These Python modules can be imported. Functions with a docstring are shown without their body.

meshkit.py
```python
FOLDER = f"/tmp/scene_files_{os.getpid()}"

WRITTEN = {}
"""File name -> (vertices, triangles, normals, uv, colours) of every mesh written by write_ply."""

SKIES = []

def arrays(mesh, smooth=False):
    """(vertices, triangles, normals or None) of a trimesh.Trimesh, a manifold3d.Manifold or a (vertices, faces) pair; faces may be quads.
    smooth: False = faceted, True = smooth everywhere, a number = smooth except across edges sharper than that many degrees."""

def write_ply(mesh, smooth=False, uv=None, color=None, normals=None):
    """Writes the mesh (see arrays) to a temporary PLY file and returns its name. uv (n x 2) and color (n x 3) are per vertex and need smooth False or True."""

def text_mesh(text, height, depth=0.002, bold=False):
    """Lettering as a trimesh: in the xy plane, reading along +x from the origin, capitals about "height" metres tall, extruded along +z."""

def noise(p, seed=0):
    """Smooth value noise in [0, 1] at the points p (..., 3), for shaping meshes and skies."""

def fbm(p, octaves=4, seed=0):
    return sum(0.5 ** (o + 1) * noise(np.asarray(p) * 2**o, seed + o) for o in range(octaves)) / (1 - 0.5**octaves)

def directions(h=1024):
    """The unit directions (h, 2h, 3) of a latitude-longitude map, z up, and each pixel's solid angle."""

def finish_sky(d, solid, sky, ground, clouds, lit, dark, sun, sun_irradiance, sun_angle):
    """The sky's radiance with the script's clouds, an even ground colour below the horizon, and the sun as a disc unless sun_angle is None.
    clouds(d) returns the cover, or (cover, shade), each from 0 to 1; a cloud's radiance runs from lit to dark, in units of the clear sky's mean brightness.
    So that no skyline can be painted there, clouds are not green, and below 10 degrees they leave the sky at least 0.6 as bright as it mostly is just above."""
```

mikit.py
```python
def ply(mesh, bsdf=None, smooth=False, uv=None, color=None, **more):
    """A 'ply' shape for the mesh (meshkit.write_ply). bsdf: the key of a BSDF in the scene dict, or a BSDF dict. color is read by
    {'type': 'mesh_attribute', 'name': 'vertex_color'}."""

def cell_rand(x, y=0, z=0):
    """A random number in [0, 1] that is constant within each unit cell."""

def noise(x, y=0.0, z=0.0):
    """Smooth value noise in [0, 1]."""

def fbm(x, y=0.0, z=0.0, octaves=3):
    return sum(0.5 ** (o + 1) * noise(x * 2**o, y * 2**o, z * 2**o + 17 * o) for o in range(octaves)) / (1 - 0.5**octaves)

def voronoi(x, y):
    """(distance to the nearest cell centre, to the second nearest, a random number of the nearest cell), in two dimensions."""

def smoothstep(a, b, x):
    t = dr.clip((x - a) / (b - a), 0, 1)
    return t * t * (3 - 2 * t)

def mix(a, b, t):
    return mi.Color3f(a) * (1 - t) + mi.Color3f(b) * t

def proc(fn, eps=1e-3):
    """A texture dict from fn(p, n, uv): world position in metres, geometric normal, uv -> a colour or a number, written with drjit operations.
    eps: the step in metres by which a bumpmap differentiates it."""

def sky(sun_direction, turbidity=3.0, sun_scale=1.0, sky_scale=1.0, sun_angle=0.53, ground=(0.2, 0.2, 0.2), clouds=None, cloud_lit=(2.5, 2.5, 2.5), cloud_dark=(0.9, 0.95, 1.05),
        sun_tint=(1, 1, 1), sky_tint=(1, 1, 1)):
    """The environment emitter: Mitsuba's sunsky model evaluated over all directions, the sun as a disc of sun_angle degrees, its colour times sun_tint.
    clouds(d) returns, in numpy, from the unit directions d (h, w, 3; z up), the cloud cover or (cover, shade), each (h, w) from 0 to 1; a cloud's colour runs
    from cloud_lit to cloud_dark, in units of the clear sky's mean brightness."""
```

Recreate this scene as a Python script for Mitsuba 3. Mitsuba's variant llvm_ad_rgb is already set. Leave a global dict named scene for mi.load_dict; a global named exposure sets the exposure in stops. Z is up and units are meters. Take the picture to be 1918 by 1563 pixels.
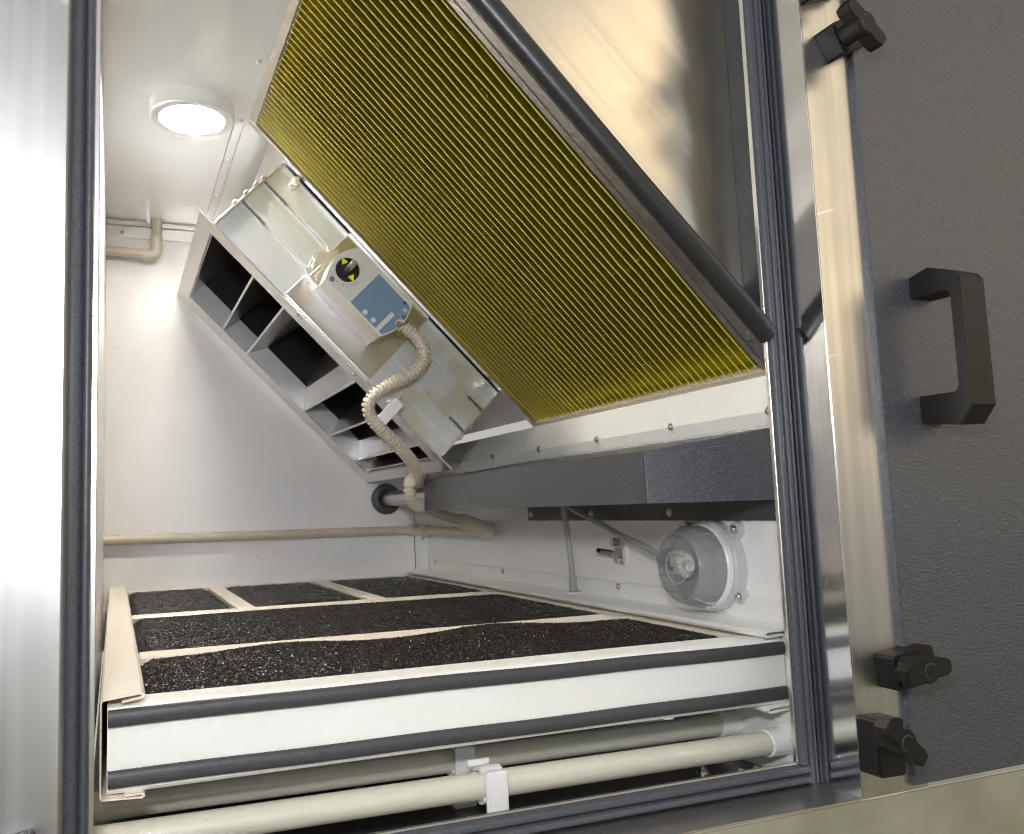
import math, numpy as np, trimesh, mitsuba as mi, drjit as dr
import manifold3d as m3
from shapely.geometry import Polygon, Point, box as sbox
from shapely.ops import unary_union
import mikit, meshkit
from mikit import proc, noise, fbm, smoothstep, mix
T = mi.ScalarTransform4f
RNG = np.random.default_rng(7)
scene, labels = {'type': 'scene'}, {}

# ------------------------------------------------------------------ camera, light, exposure
CAM = np.array([0, -0.57, 1.2])
FWD, UP = np.array([0.3467, 0.9325, 0.1013]), np.array([-0.0066, -0.1055, 0.9944])
scene['camera'] = {'type': 'perspective', 'fov': 62.88, 'fov_axis': 'x', 'near_clip': 0.01, 'far_clip': 60.0,
                   'principal_point_offset_x': 0.0851, 'principal_point_offset_y': -0.0103,
                   'to_world': T().look_at(origin=CAM.tolist(), target=(CAM + FWD).tolist(), up=UP.tolist()),
                   'film': {'type': 'hdrfilm', 'width': 1024, 'height': 834}}
exposure = 0.2
scene['hall_ambient'] = {'type': 'constant', 'radiance': {'type': 'rgb', 'value': [0.44, 0.42, 0.39]}}  # even ambient light from all around, for the unseen hall


def lamp(key, at, target, w, h, rgb, label):
    scene[key] = {'type': 'rectangle', 'to_world': T().look_at(origin=list(at), target=list(target), up=[0.1, 0.9, 0.3]).scale([w / 2, h / 2, 1]),
                  'emitter': {'type': 'area', 'radiance': {'type': 'rgb', 'value': list(rgb)}}}
    labels[key] = {'label': label, 'category': 'lamp', 'group': 'unseen lamps in front of the cabinet'}


lamp('unseen_lamp', (-0.25, -3.1, 1.75), (0.3, 0.4, 1.35), 3.0, 2.1, (0.95, 0.98, 1.05), 'large soft unseen light behind the camera, placed to light the chamber evenly')  # unseen source, large so that light reaches the back wall evenly
lamp('unseen_lamp_001', (-2.6, -1.2, 2.6), (0.6, 0, 1.4), 1.2, 1.6, (2.2, 2.2, 2.2), 'unseen neutral lamp out of view high on the left, lighting the frame')  # unseen source, neutral, out of view on the left
lamp('unseen_lamp_002', (2.4, -2.2, 3.0), (0.6, 0, 1.4), 1.2, 0.8, (1.7, 1.4, 0.95), 'unseen warm lamp out of view high on the right, placed to reflect in the end plate')  # unseen source, placed for the warm reflection in the end plate
lamp('unseen_lamp_003', (4.5, -3.2, 2.8), (0.6, 0, 1.4), 2.4, 1.5, (2.2, 1.75, 1.1), 'unseen warm lamp out of view far on the right, placed to warm the right post and door')  # unseen source, placed for warm glare on right post and door
scene['flash_lamp'] = {'type': 'rectangle', 'to_world': T().look_at(origin=[-0.06, -0.62, 1.385], target=[0.35, 0.4, 1.30], up=[0, 0, 1]).scale([0.045, 0.035, 1]),
                       'emitter': {'type': 'area', 'radiance': {'type': 'rgb', 'value': [215, 219, 230]}}}
labels['flash_lamp'] = {'label': 'small camera flash just above the camera', 'category': 'lamp'}


# ------------------------------------------------------------------ materials
def rgb(*v): return {'type': 'rgb', 'value': list(v)}


def mat(name, d): scene[name] = {'type': 'twosided', 'bsdf': d} if d['type'] not in ('dielectric', 'thindielectric', 'blendbsdf', 'bumpmap') else d


def pr(color, rough, metal=0.0, spec=0.5, **k):
    return {'type': 'principled', 'base_color': color if isinstance(color, dict) else rgb(*color), 'roughness': rough, 'metallic': metal, 'specular': spec, **k}


def bumped(d, fn, scale, eps=5e-4):
    return {'type': 'bumpmap', 'tex': proc(fn, eps), 'scale': scale, 'bsdf': {'type': 'twosided', 'bsdf': d}}


def brushed(axis, lo, hi, freq=700):
    def fn(p, n, uv):
        q = [p.x * freq, p.y * freq, p.z * freq]
        q[axis] = [p.x, p.y, p.z][axis] * 4
        s = noise(q[0], q[1], q[2])
        c = fbm(p.x * 14, p.y * 14, p.z * 14)
        return mix(lo, hi, 0.5 * s + 0.5 * c)
    return fn


def scuffed(lo, hi):
    def fn(p, n, uv):
        c = fbm(p.x * 9, p.y * 9, p.z * 5, 4)
        s = fbm(p.x * 60 + 5, p.y * 60, p.z * 18, 3)
        return mix(lo, hi, 0.6 * c + 0.4 * s)
    return fn


def damper_tone(p, n, uv):                                   # brushed damper side; the fins' yellow reflection painted in blotches towards its lower end
    a = ((p.x - 0.1932) - (p.z - 1.8105)) * 0.7071
    nn = (2.0037 - p.x - p.z) * 0.7071
    streak = noise(a * 5, p.y * 500, nn * 500)
    fin_reflection = smoothstep(0.40, 0.66, fbm(a * 26 + 3, p.y * 20, nn * 16, 4)) * smoothstep(0.40, 0.50, a)
    base = mix((0.66, 0.69, 0.74), (0.84, 0.87, 0.92), streak)
    return mix(base, (0.56, 0.52, 0.34), 0.55 * fin_reflection)


def post_tone(p, n, uv):
    s = noise(p.x * 260, p.y * 260, p.z * 3) * 0.5 + fbm(p.x * 40, p.y * 40, p.z * 6, 4) * 0.5
    q = p.x * 0.94 + p.z * 0.34
    scr = smoothstep(0.93, 0.97, noise(q * 14, (p.z - p.x * 0.31) * 150)) 
    return mix(mix((0.46, 0.455, 0.44), (0.70, 0.69, 0.675), s), (0.85, 0.85, 0.84), 0.6 * scr)


def rail_tone(p, n, uv):
    c = fbm(p.x * 11, p.z * 16, 1.5, 4)
    return mix((0.50, 0.49, 0.40), (0.64, 0.63, 0.54), smoothstep(0.3, 0.7, c))


def post_rough(p, n, uv): return 0.27 + 0.16 * fbm(p.x * 30, p.y * 30, p.z * 8, 4)


mat('alu_rail', pr(proc(rail_tone), 0.36, 0.7))
mat('alu_satin', pr((0.80, 0.81, 0.83), 0.33, 0.5))
mat('alu_post', pr(proc(post_tone), proc(post_rough), 1.0))
mat('alu_return', pr(proc(brushed(2, (0.62, 0.64, 0.67), (0.80, 0.82, 0.85))), 0.12, 1.0))
mat('alu_side', pr(proc(damper_tone), 0.34, 0.55))
mat('alu_flange', pr(proc(brushed(1, (0.78, 0.76, 0.73), (0.9, 0.88, 0.85))), 0.3, 1.0))
mat('alu_plain', pr((0.82, 0.81, 0.79), 0.25, 1.0))
mat('alu_dull', pr(proc(scuffed((0.5, 0.48, 0.46), (0.62, 0.6, 0.57))), 0.3, 1.0))
mat('steel', pr((0.7, 0.68, 0.62), 0.2, 1.0))
mat('zinc', pr((0.72, 0.70, 0.62), 0.34, 0.6))
def wall_tone(p, n, uv):
    c = fbm(p.x * 5 + 1, p.y * 5, p.z * 4, 4)
    dirt = smoothstep(0.80, 0.90, noise(p.x * 130, p.y * 130, p.z * 130)) * smoothstep(0.5, 0.75, noise(p.x * 9, p.y * 9, p.z * 9))
    return mix(mix((0.85, 0.835, 0.83), (0.885, 0.872, 0.868), c), (0.62, 0.58, 0.54), 0.35 * dirt)


mat('white_wall', pr(proc(wall_tone), 0.3, spec=0.45))
mat('white_ceiling', pr((0.92, 0.91, 0.895), 0.28, spec=0.5))
mat('white_paint', pr(proc(lambda p, n, uv: mix((0.78, 0.78, 0.74), (0.82, 0.82, 0.78), fbm(p.x * 8, p.y * 8, p.z * 8))), 0.3))
mat('cream_paint', pr((0.78, 0.72, 0.62), 0.35))
mat('cream_pipe', pr(proc(lambda p, n, uv: mix((0.60, 0.58, 0.47), (0.66, 0.64, 0.53), fbm(p.x * 12, p.y * 12, p.z * 12))), 0.28))
mat('pvc', pr((0.60, 0.54, 0.43), 0.35))
mat('pvc_light', pr((0.68, 0.62, 0.53), 0.38))
mat('conduit_plastic', pr((0.62, 0.56, 0.46), 0.42))
mat('white_plastic', pr((0.78, 0.78, 0.77), 0.3))
mat('grey_plastic', pr((0.52, 0.53, 0.54), 0.35))
mat('body_plastic', pr((0.56, 0.50, 0.41), 0.4))
mat('face_plastic', pr((0.64, 0.64, 0.62), 0.45))
mat('blue_print', pr((0.16, 0.25, 0.39), 0.5))
mat('yellow_plastic', pr((0.80, 0.66, 0.03), 0.4))
mat('black_plastic', pr((0.012, 0.0105, 0.010), 0.45, spec=0.28))
mat('rubber', pr(proc(lambda p, n, uv: mix((0.040, 0.041, 0.045), (0.062, 0.062, 0.066), noise(p.x * 900, p.y * 900, p.z * 900))), 0.5))
mat('black_rubber', pr((0.016, 0.016, 0.017), 0.38))
mat('gasket', pr(proc(lambda p, n, uv: mix((0.042, 0.046, 0.056), (0.075, 0.08, 0.092), noise(p.x * 900, p.y * 900, p.z * 500))), 0.45))
mat('near_black', pr((0.010, 0.010, 0.011), 0.5, spec=0.2))  # plain near-black for the dark inside of damper and exchanger
mat('strip_paint', pr((0.46, 0.41, 0.33), 0.4))
mat('dark_strip', pr((0.03, 0.034, 0.042), 0.4))
mat('dark_steel', pr(proc(scuffed((0.06, 0.06, 0.065), (0.12, 0.12, 0.125))), 0.3, 0.6))
mat('blade_metal', pr(proc(brushed(1, (0.42, 0.41, 0.40), (0.6, 0.58, 0.56))), 0.32, 1.0))


def grain(p, n, uv): return noise(p.x * 560, p.y * 560, p.z * 560) + 0.5 * noise(p.x * 1500, p.y * 1500, p.z * 1500)


def hammer(p, n, uv): return noise(p.x * 430, p.y * 430, p.z * 430) + 0.4 * noise(p.x * 1000, p.y * 1000, p.z * 1000)


def oilcan(p, n, uv): return noise((p.x + p.z) * 22 + 3, (p.x - p.z) * 1.1) + 0.10 * noise((p.x + p.z) * 120, (p.x - p.z) * 1.5)


def glint_specks(lo, hi, f):
    return proc(lambda p, n, uv: mix(lo, hi, smoothstep(0.48, 0.78, 0.6 * noise(p.x * f, p.y * f, p.z * f) + 0.4 * noise(p.x * f * 2.1, p.y * f * 2.1 + 5, p.z * f * 2.1))))  # pale specks in the colour stand in for glints on the rough paint


mat('door_paint', bumped(pr(glint_specks((0.050, 0.052, 0.063), (0.084, 0.086, 0.099), 700), 0.36, spec=0.8), grain, 0.0005, 4e-4))
mat('box_paint', bumped(pr(glint_specks((0.070, 0.074, 0.090), (0.145, 0.152, 0.175), 700), 0.24, spec=0.8), hammer, 0.0010, 4e-4))  # paler specks here for the flash glints on the casing's end face
mat('box_paint_smooth', bumped(pr(glint_specks((0.048, 0.050, 0.058), (0.072, 0.074, 0.084), 700), 0.38, spec=0.5), grain, 0.0002, 3e-4))
mat('side_sheet', bumped(pr(proc(scuffed((0.84, 0.78, 0.66), (0.92, 0.86, 0.75))), 0.27, 1.0), oilcan, 0.0014, 2e-3))
mat('foam_black', pr((0.012, 0.0095, 0.008), 0.33, spec=0.5))
mat('fin_gold', pr(proc(lambda p, n, uv: mix((0.78, 0.77, 0.02), (0.88, 0.78, 0.02), fbm(p.x * 7 + 2, p.y * 30, p.z * 7))), 0.22, 0.95))
mat('fin_edge', pr((0.96, 0.84, 0.28), 0.34, 0.5))
mat('print_black', pr((0.05, 0.05, 0.05), 0.6))
mat('paper', pr((0.72, 0.71, 0.68), 0.6))
mat('carpet', pr(proc(lambda p, n, uv: mix((0.27, 0.27, 0.16), (0.34, 0.335, 0.21), noise(p.x * 200, p.y * 200))), 0.9, spec=0.1))
mat('inner_light', pr((0.48, 0.48, 0.47), 0.35))
mat('inner_grey', pr((0.33, 0.33, 0.33), 0.3, spec=0.6))
scene['clear_sheet'] = {'type': 'thindielectric', 'int_ior': 1.5}
scene['frosted'] = pr((0.40, 0.41, 0.42), 0.2, spec=0.8)
scene['frosted'] = {'type': 'twosided', 'bsdf': scene['frosted']}
scene['clear_plastic'] = {'type': 'blendbsdf', 'weight': 0.55, 'a': {'type': 'ref', 'id': 'clear_sheet'}, 'b': {'type': 'ref', 'id': 'frosted'}}
scene['hose_plastic'] = {'type': 'blendbsdf', 'weight': 0.55, 'a': {'type': 'ref', 'id': 'clear_sheet'}, 'b': {'type': 'ref', 'id': 'frosted'}}

# ------------------------------------------------------------------ mesh helpers
cat = trimesh.util.concatenate
LOC = np.array([[1, -1, 0], [0, 0, math.sqrt(2)], [-1, -1, 0]]) / math.sqrt(2)      # (a, n, y) -> offsets from the exchanger's top edge


def loc(mesh):
    """From the exchanger's own frame: a down along its face, n out of its face, y into the cabinet."""
    mesh = mesh.copy(); mesh.vertices = mesh.vertices @ LOC.T + [0.1932, 0, 1.8105]; return mesh


def lp(a, n, y): return LOC @ np.array([a, n, y], float) + [0.1932, 0, 1.8105]


def bx(x0, x1, y0, y1, z0, z1, c=0.0006):
    lo, hi = np.array([x0, y0, z0], float), np.array([x1, y1, z1], float)
    c = min(c, 0.45 * (hi - lo).min())
    pts = []
    for s in np.ndindex(2, 2, 2):
        k = np.where(np.array(s) == 1, hi, lo); d = np.where(np.array(s) == 1, -c, c)
        for ax in range(3):
            q = k + d; q[ax] = k[ax]; pts.append(q)
    return trimesh.convex.convex_hull(np.array(pts))


def prism(poly, plane, lo, hi):
    """poly in the plane 'xz' (extruded along y), 'yz' (along x) or 'xy' (along z)."""
    if not hasattr(poly, 'geom_type'): poly = Polygon(poly)
    m = trimesh.creation.extrude_polygon(poly, hi - lo, engine='earcut'); v = m.vertices.copy(); v[:, 2] += lo
    m.vertices = {'xy': v, 'xz': v[:, [0, 2, 1]], 'yz': v[:, [2, 0, 1]]}[plane]
    if plane == 'xz': m.invert()
    return m


def sheet(pts, t): 
    from shapely.geometry import LineString
    return LineString(pts).buffer(t / 2, cap_style=2, join_style=1, quad_segs=4)


def frame_to(d):
    d = np.asarray(d, float) / np.linalg.norm(d); x = np.cross(d, [0, 0, 1] if abs(d[2]) < .9 else [1, 0, 0]); x /= np.linalg.norm(x)
    return x, np.cross(d, x), d


def cyl(p, q, r, seg=28, r2=None, c=0.0):
    p, q = np.asarray(p, float), np.asarray(q, float); x, y, d = frame_to(q - p); L = np.linalg.norm(q - p); r2 = r if r2 is None else r2
    prof = [(0, 0), (r - c, 0), (r, c), (r2, L - c), (r2 - c, L), (0, L)] if c else [(0, 0), (r, 0), (r2, L), (0, L)]
    m = trimesh.creation.revolve(np.array(prof), sections=seg)
    m.vertices = m.vertices @ np.array([x, y, d]) + p; return m


def lathe(prof, p, d, seg=40):
    x, y, d = frame_to(d); m = trimesh.creation.revolve(np.array(prof, float), sections=seg)
    m.vertices = m.vertices @ np.array([x, y, d]) + np.asarray(p, float); return m


def spline(pts, n):
    from scipy.interpolate import CubicSpline
    pts = np.array(pts, float); s = np.r_[0, np.cumsum(np.linalg.norm(np.diff(pts, axis=0), axis=1))]
    c = CubicSpline(s, pts); return c(np.linspace(0, s[-1], n))


def tube(path, r, seg=16, caps=True):
    path = np.asarray(path, float); n = len(path); r = np.broadcast_to(r, (n,))
    t = np.gradient(path, axis=0); t /= np.linalg.norm(t, axis=1, keepdims=True)
    x, y, _ = frame_to(t[0]); ang = np.arange(seg) * 2 * np.pi / seg; V = []
    for i in range(n):
        x = x - t[i] * (x @ t[i]); x /= np.linalg.norm(x); y = np.cross(t[i], x)
        V.append(path[i] + r[i] * (np.cos(ang)[:, None] * x + np.sin(ang)[:, None] * y))
    V = np.vstack(V); F = []
    for i in range(n - 1):
        a = i * seg + np.arange(seg); b = i * seg + (np.arange(seg) + 1) % seg
        F += [np.c_[a, b, b + seg], np.c_[a, b + seg, a + seg]]
    F = np.vstack(F)
    if caps:
        V = np.vstack([V, path[0], path[-1]]); k = np.arange(seg); k2 = (k + 1) % seg; e = (n - 1) * seg
        F = np.vstack([F, np.c_[k2, k, k * 0 + n * seg], np.c_[e + k, e + k2, k * 0 + n * seg + 1]])
    return trimesh.Trimesh(V, F, process=False)


def plates(quads):
    V, F = [], []
    for q in quads:
        b = len(V); V += [list(x) for x in q]; F += [[b, b + 1, b + 2], [b, b + 2, b + 3]]
    return trimesh.Trimesh(np.array(V, float), np.array(F), process=False)


def obj(key, mesh, bsdf, smooth=False):
    if key in scene:
        i = 1
        while f'{key}_{i:03d}' in scene: i += 1
        key = f'{key}_{i:03d}'
    scene[key] = mikit.ply(mesh, bsdf, smooth=smooth); return key


def tag(key, label=None, category=None, group=None, kind=None):
    labels[key] = {k: v for k, v in (('label', label), ('category', category), ('group', group), ('kind', kind)) if v}
    return key


def screw(parent, p, d, r=0.0042, bsdf='steel'):
    """A pan head with a cross recess, d pointing out of the surface."""
    d = np.asarray(d, float) / np.linalg.norm(d)
    head = lathe([(0, 0.32 * r), (0.22 * r, 0.34 * r), (0.3 * r, 0.72 * r), (0.62 * r, 0.68 * r), (0.9 * r, 0.42 * r), (r, 0.1 * r), (r, -0.3 * r)], p, d, 14)
    wash = cyl(np.asarray(p) - d * 0.001, np.asarray(p) + d * 0.0006, 1.22 * r, 16)
    return obj(parent + '__screw', cat([head, wash]), bsdf, 35)


# ------------------------------------------------------------------ the setting: unseen hall floor, chamber walls
XW, YB, ZC, XL = 0.66, 1.196, 1.8105, -0.02
obj('floor', plates([[(-6, -8, 0), (6, -8, 0), (6, 2, 0), (-6, 2, 0)]]), 'carpet')  # floor out of view; its olive tone tints what the metal mirrors
tag('floor', 'olive green hall carpet out of view, placed to tint the reflections in the frame', 'floor', kind='structure')

obj('back_wall', bx(XL, XW + .02, YB, YB + .02, 0.95, ZC + .01), 'white_wall')
tag('back_wall', 'smooth white back wall of the open chamber', 'wall', kind='structure')
obj('back_wall__corner_strip', prism(sheet([(0.625, YB - .001), (0.632, YB - .007), (0.651, YB - .007), (0.658, YB - .001)], .0015), 'xy', 1.0705, 1.335), 'white_paint', 30)
k = obj('back_wall__corner_strip__groove', bx(.6235, .6255, YB - .0012, YB, 1.0705, 1.30, .0002), 'print_black')
screw('back_wall__corner_strip', (.640, YB - .0085, 1.140), (0, -1, 0), .0035)
obj('back_wall__cornice_strip', cat([bx(XL + .001, .655, YB - .003, YB - .0005, 1.773, 1.797, .0005), bx(XL + .001, .655, YB - .006, YB - .0005, 1.797, 1.8095, .002)]), 'alu_plain')
screw('back_wall__cornice_strip', (.0096, YB - .004, 1.7835), (0, -1, 0), .0042)

ceil_poly = sbox(XL, 0.02, XW, YB + .002)
obj('ceiling', prism(ceil_poly, 'xy', ZC, ZC + .02), 'white_ceiling')
tag('ceiling', 'white painted ceiling of the chamber with a riveted joint', 'ceiling', kind='structure')
obj('ceiling__joint_strip', bx(.1712, .1850, .70, YB, ZC - .0018, ZC - .0002, .0006), 'white_ceiling')
obj('ceiling__joint_strip__edge', cat([bx(.1698, .1712, .70, YB, ZC - .0008, ZC - .0001, .0001), bx(.1850, .1862, .70, YB, ZC - .0008, ZC - .0001, .0001)]), 'alu_dull')
for y, b in ((.5093, 0), (.6818, .0018), (.838, .0018), (1.0077, .0018)):
    screw('ceiling', (.1785, y, ZC - b), (0, 0, -1), .0042, 'alu_plain')

obj('side_wall', bx(XL - .02, XL, 0.052, YB + .02, 0.95, ZC + .01), 'white_wall')
tag('side_wall', 'white left wall of the chamber seen almost edge on', 'wall', kind='structure')
obj('side_wall_001', bx(XW, XW + .02, 0.056, YB, 0.95, 1.3345), 'white_wall')
tag('side_wall_001', 'white right wall of the chamber below the fins', 'wall', kind='structure')
# folded strip below the exchanger
obj('side_wall_001__folded_strip', prism(sheet([(.6575, 1.3335), (.6535, 1.2950), (.6592, 1.2800)], .0016), 'xz', .06, YB - .012), 'white_paint', 25)
for y in (.134, .303, .4748, .6515, .831, .99):
    screw('side_wall_001__folded_strip', (.6528, y, 1.2950), (-1, 0, 0), .0043)
# upright edge of the rail bed
obj('side_wall_001__base_strip', prism(sheet([(.6592, 1.0945), (.6555, 1.0925), (.6555, 1.0712)], .0014), 'xz', .06, YB - .012), 'white_paint', 25)
for y in (.442, .81, 1.150):
    screw('side_wall_001__base_strip', (.6548, y, 1.0880), (-1, 0, 0), .0040)
obj('chamber_floor', cat([bx(XL, XW, .062, YB, .915, .9262)]), 'dark_steel')
tag('chamber_floor', 'dark scratched metal floor under the round tubes', 'floor', kind='structure')

# ------------------------------------------------------------------ cabinet frame with gasket
XPL, XR, XD, ZF, XLR, ZLB, XLL = -.030, .6007, .6541, .9436, .577, .9646, -.0117
t = 'cabinet_frame'
tag(t, 'bright aluminium cabinet frame around the open chamber', 'frame')
obj(t + '__post', bx(-.24, XPL, 0, .058, .80, 1.95, .0012), 'alu_post')
obj(t + '__post', prism([(XR, 0), (XR + .075, 0), (XR + .075, .004), (XR + .004, .004), (XR + .004, .056), (XR, .056)], 'xy', ZF - .001, 1.95), 'alu_post')
obj(t + '__post_lining', bx(XR - .0012, XR - .0002, .0006, .052, ZF, 1.95, .0003), 'alu_return')
obj(t + '__bottom_rail', prism([(0, ZF), (.0, .80), (.004, .80), (.004, ZF - .004), (.056, ZF - .004), (.056, ZF)], 'yz', XPL, 1.6), 'alu_rail')
obj(t + '__bottom_rail_edge', bx(XPL, 1.6, -.0010, .0006, ZF - .0012, ZF + .0002, .0003), 'alu_plain')
obj(t + '__bottom_rail_lining', bx(XPL, XR - .001, .0008, .056, ZF + .0003, ZF + .0013, .0003), 'alu_dull')
# seat of the gasket with its bright inner lip
obj(t + '__seat', cat([bx(XLR + .001, XR, .0502, .0522, ZF, 1.95), bx(XPL, XLL - .001, .0502, .0522, ZF, 1.95), bx(XPL, XR, .0502, .0522, ZF + .0012, ZLB - .001)]), 'alu_dull')
obj(t + '__lip', bx(XLR, XLR + .0016, .0485, .0530, ZLB, 1.95, .0004), 'alu_plain')
obj(t + '__lip', bx(XLL - .0035, XLL, .0485, .0530, ZLB, 1.95, .0004), 'alu_plain')
obj(t + '__lip', bx(XLL, XLR, .0485, .0530, ZLB - .0016, ZLB, .0004), 'alu_plain')


def ribs(u0, u1, k, deep=.0045):
    """A gasket's section: k rounded ribs side by side between u0 and u1 on the seat (w = depth towards the door)."""
    pts, w = [(u0, 0)], (u1 - u0) / k
    for i in range(k):
        for q in np.linspace(0, 1, 9):
            pts.append((u0 + w * (i + q), .0010 + deep * (1 - abs(2 * q - 1) ** 3.2)))
    return pts + [(u1, 0)]


t = 'door_gasket'
tag(t, 'dark grey ribbed rubber gasket around the opening', 'gasket')
edges = [(XLR + .0018, XLR + .0113), (XLR + .0113, XLR + .0180), (XLR + .0180, XR - .0016)]
for i, (u0, u1) in enumerate(edges):
    obj(t + '__rib', prism([(u, .0500 - w) for u, w in ribs(u0, u1, 1, .0050 - .0007 * i)], 'xy', ZLB - .0016 if i == 0 else ZF + .0016, 1.95), 'gasket', 40)
for u0, u1 in ((XPL - .008, XPL + .0085), (XPL + .0085, XLL - .0038)):
    obj(t + '__rib', prism([(u, .0500 - w) for u, w in ribs(u0, u1, 1, .0050)], 'xy', ZF + .012, 1.95), 'gasket', 40)
for i, (u0, u1) in enumerate([(ZLB - .0016, ZLB - .0110), (ZLB - .0110, ZF + .0016)]):
    obj(t + '__rib', prism([(.0500 - w, u) for u, w in ribs(u0, u1, 1, .0052)], 'yz', XPL, edges[0][1] if i else XLR + .0105), 'gasket', 40)

# ------------------------------------------------------------------ closed door on the right
t = 'door_panel'
tag(t, 'closed dark grey textured door panel to the right of the opening', 'door')
dp = m3.Manifold.hull_points(np.array([[x, y, z] for x, y, z in
     [(XD + a + .0, -.0, z) for a in (0, .9) for z in (.9490, 2.0)] +
     [(XD + .0002, -.0040, .9492), (XD + .0002, -.0040, 2.0), (XD + .0009, -.0054, .9499), (XD + .0009, -.0054, 2.0),
      (XD + .0024, -.0060, .9514), (XD + .0024, -.0060, 2.0), (1.556, -.0060, .9514), (1.556, -.0060, 2.0)]]))
dm = dp.to_mesh()
obj(t + '__leaf', trimesh.Trimesh(dm.vert_properties[:, :3], dm.tri_verts), 'door_paint', 30)
# bridge handle: two legs and a flat grip with cut-off outer corners
hx0, hx1, hz0, hz1, hy = .7005, .7300, 1.2665, 1.3960, -.0560
side = Polygon([(-.0061, hz1 + .008), (-.026, hz1 + .013), (hy + .004, hz1 + .002), (hy, hz1 - .004), (hy, hz0 + .012), (hy + .012, hz0 - .004), (-.026, hz0 - .003), (-.0061, hz0 + .001)])
hole = Polygon([(-.0061, hz1 - .012), (hy + .014, hz1 - .012), (hy + .0105, hz1 - .016), (hy + .0105, hz0 + .030), (hy + .014, hz0 + .025), (-.0061, hz0 + .025)])
obj(t + '__handle', prism(side.difference(hole).buffer(-.0008).buffer(.0008, quad_segs=3), 'yz', hx0, hx1), 'black_plastic', 30)


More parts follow.
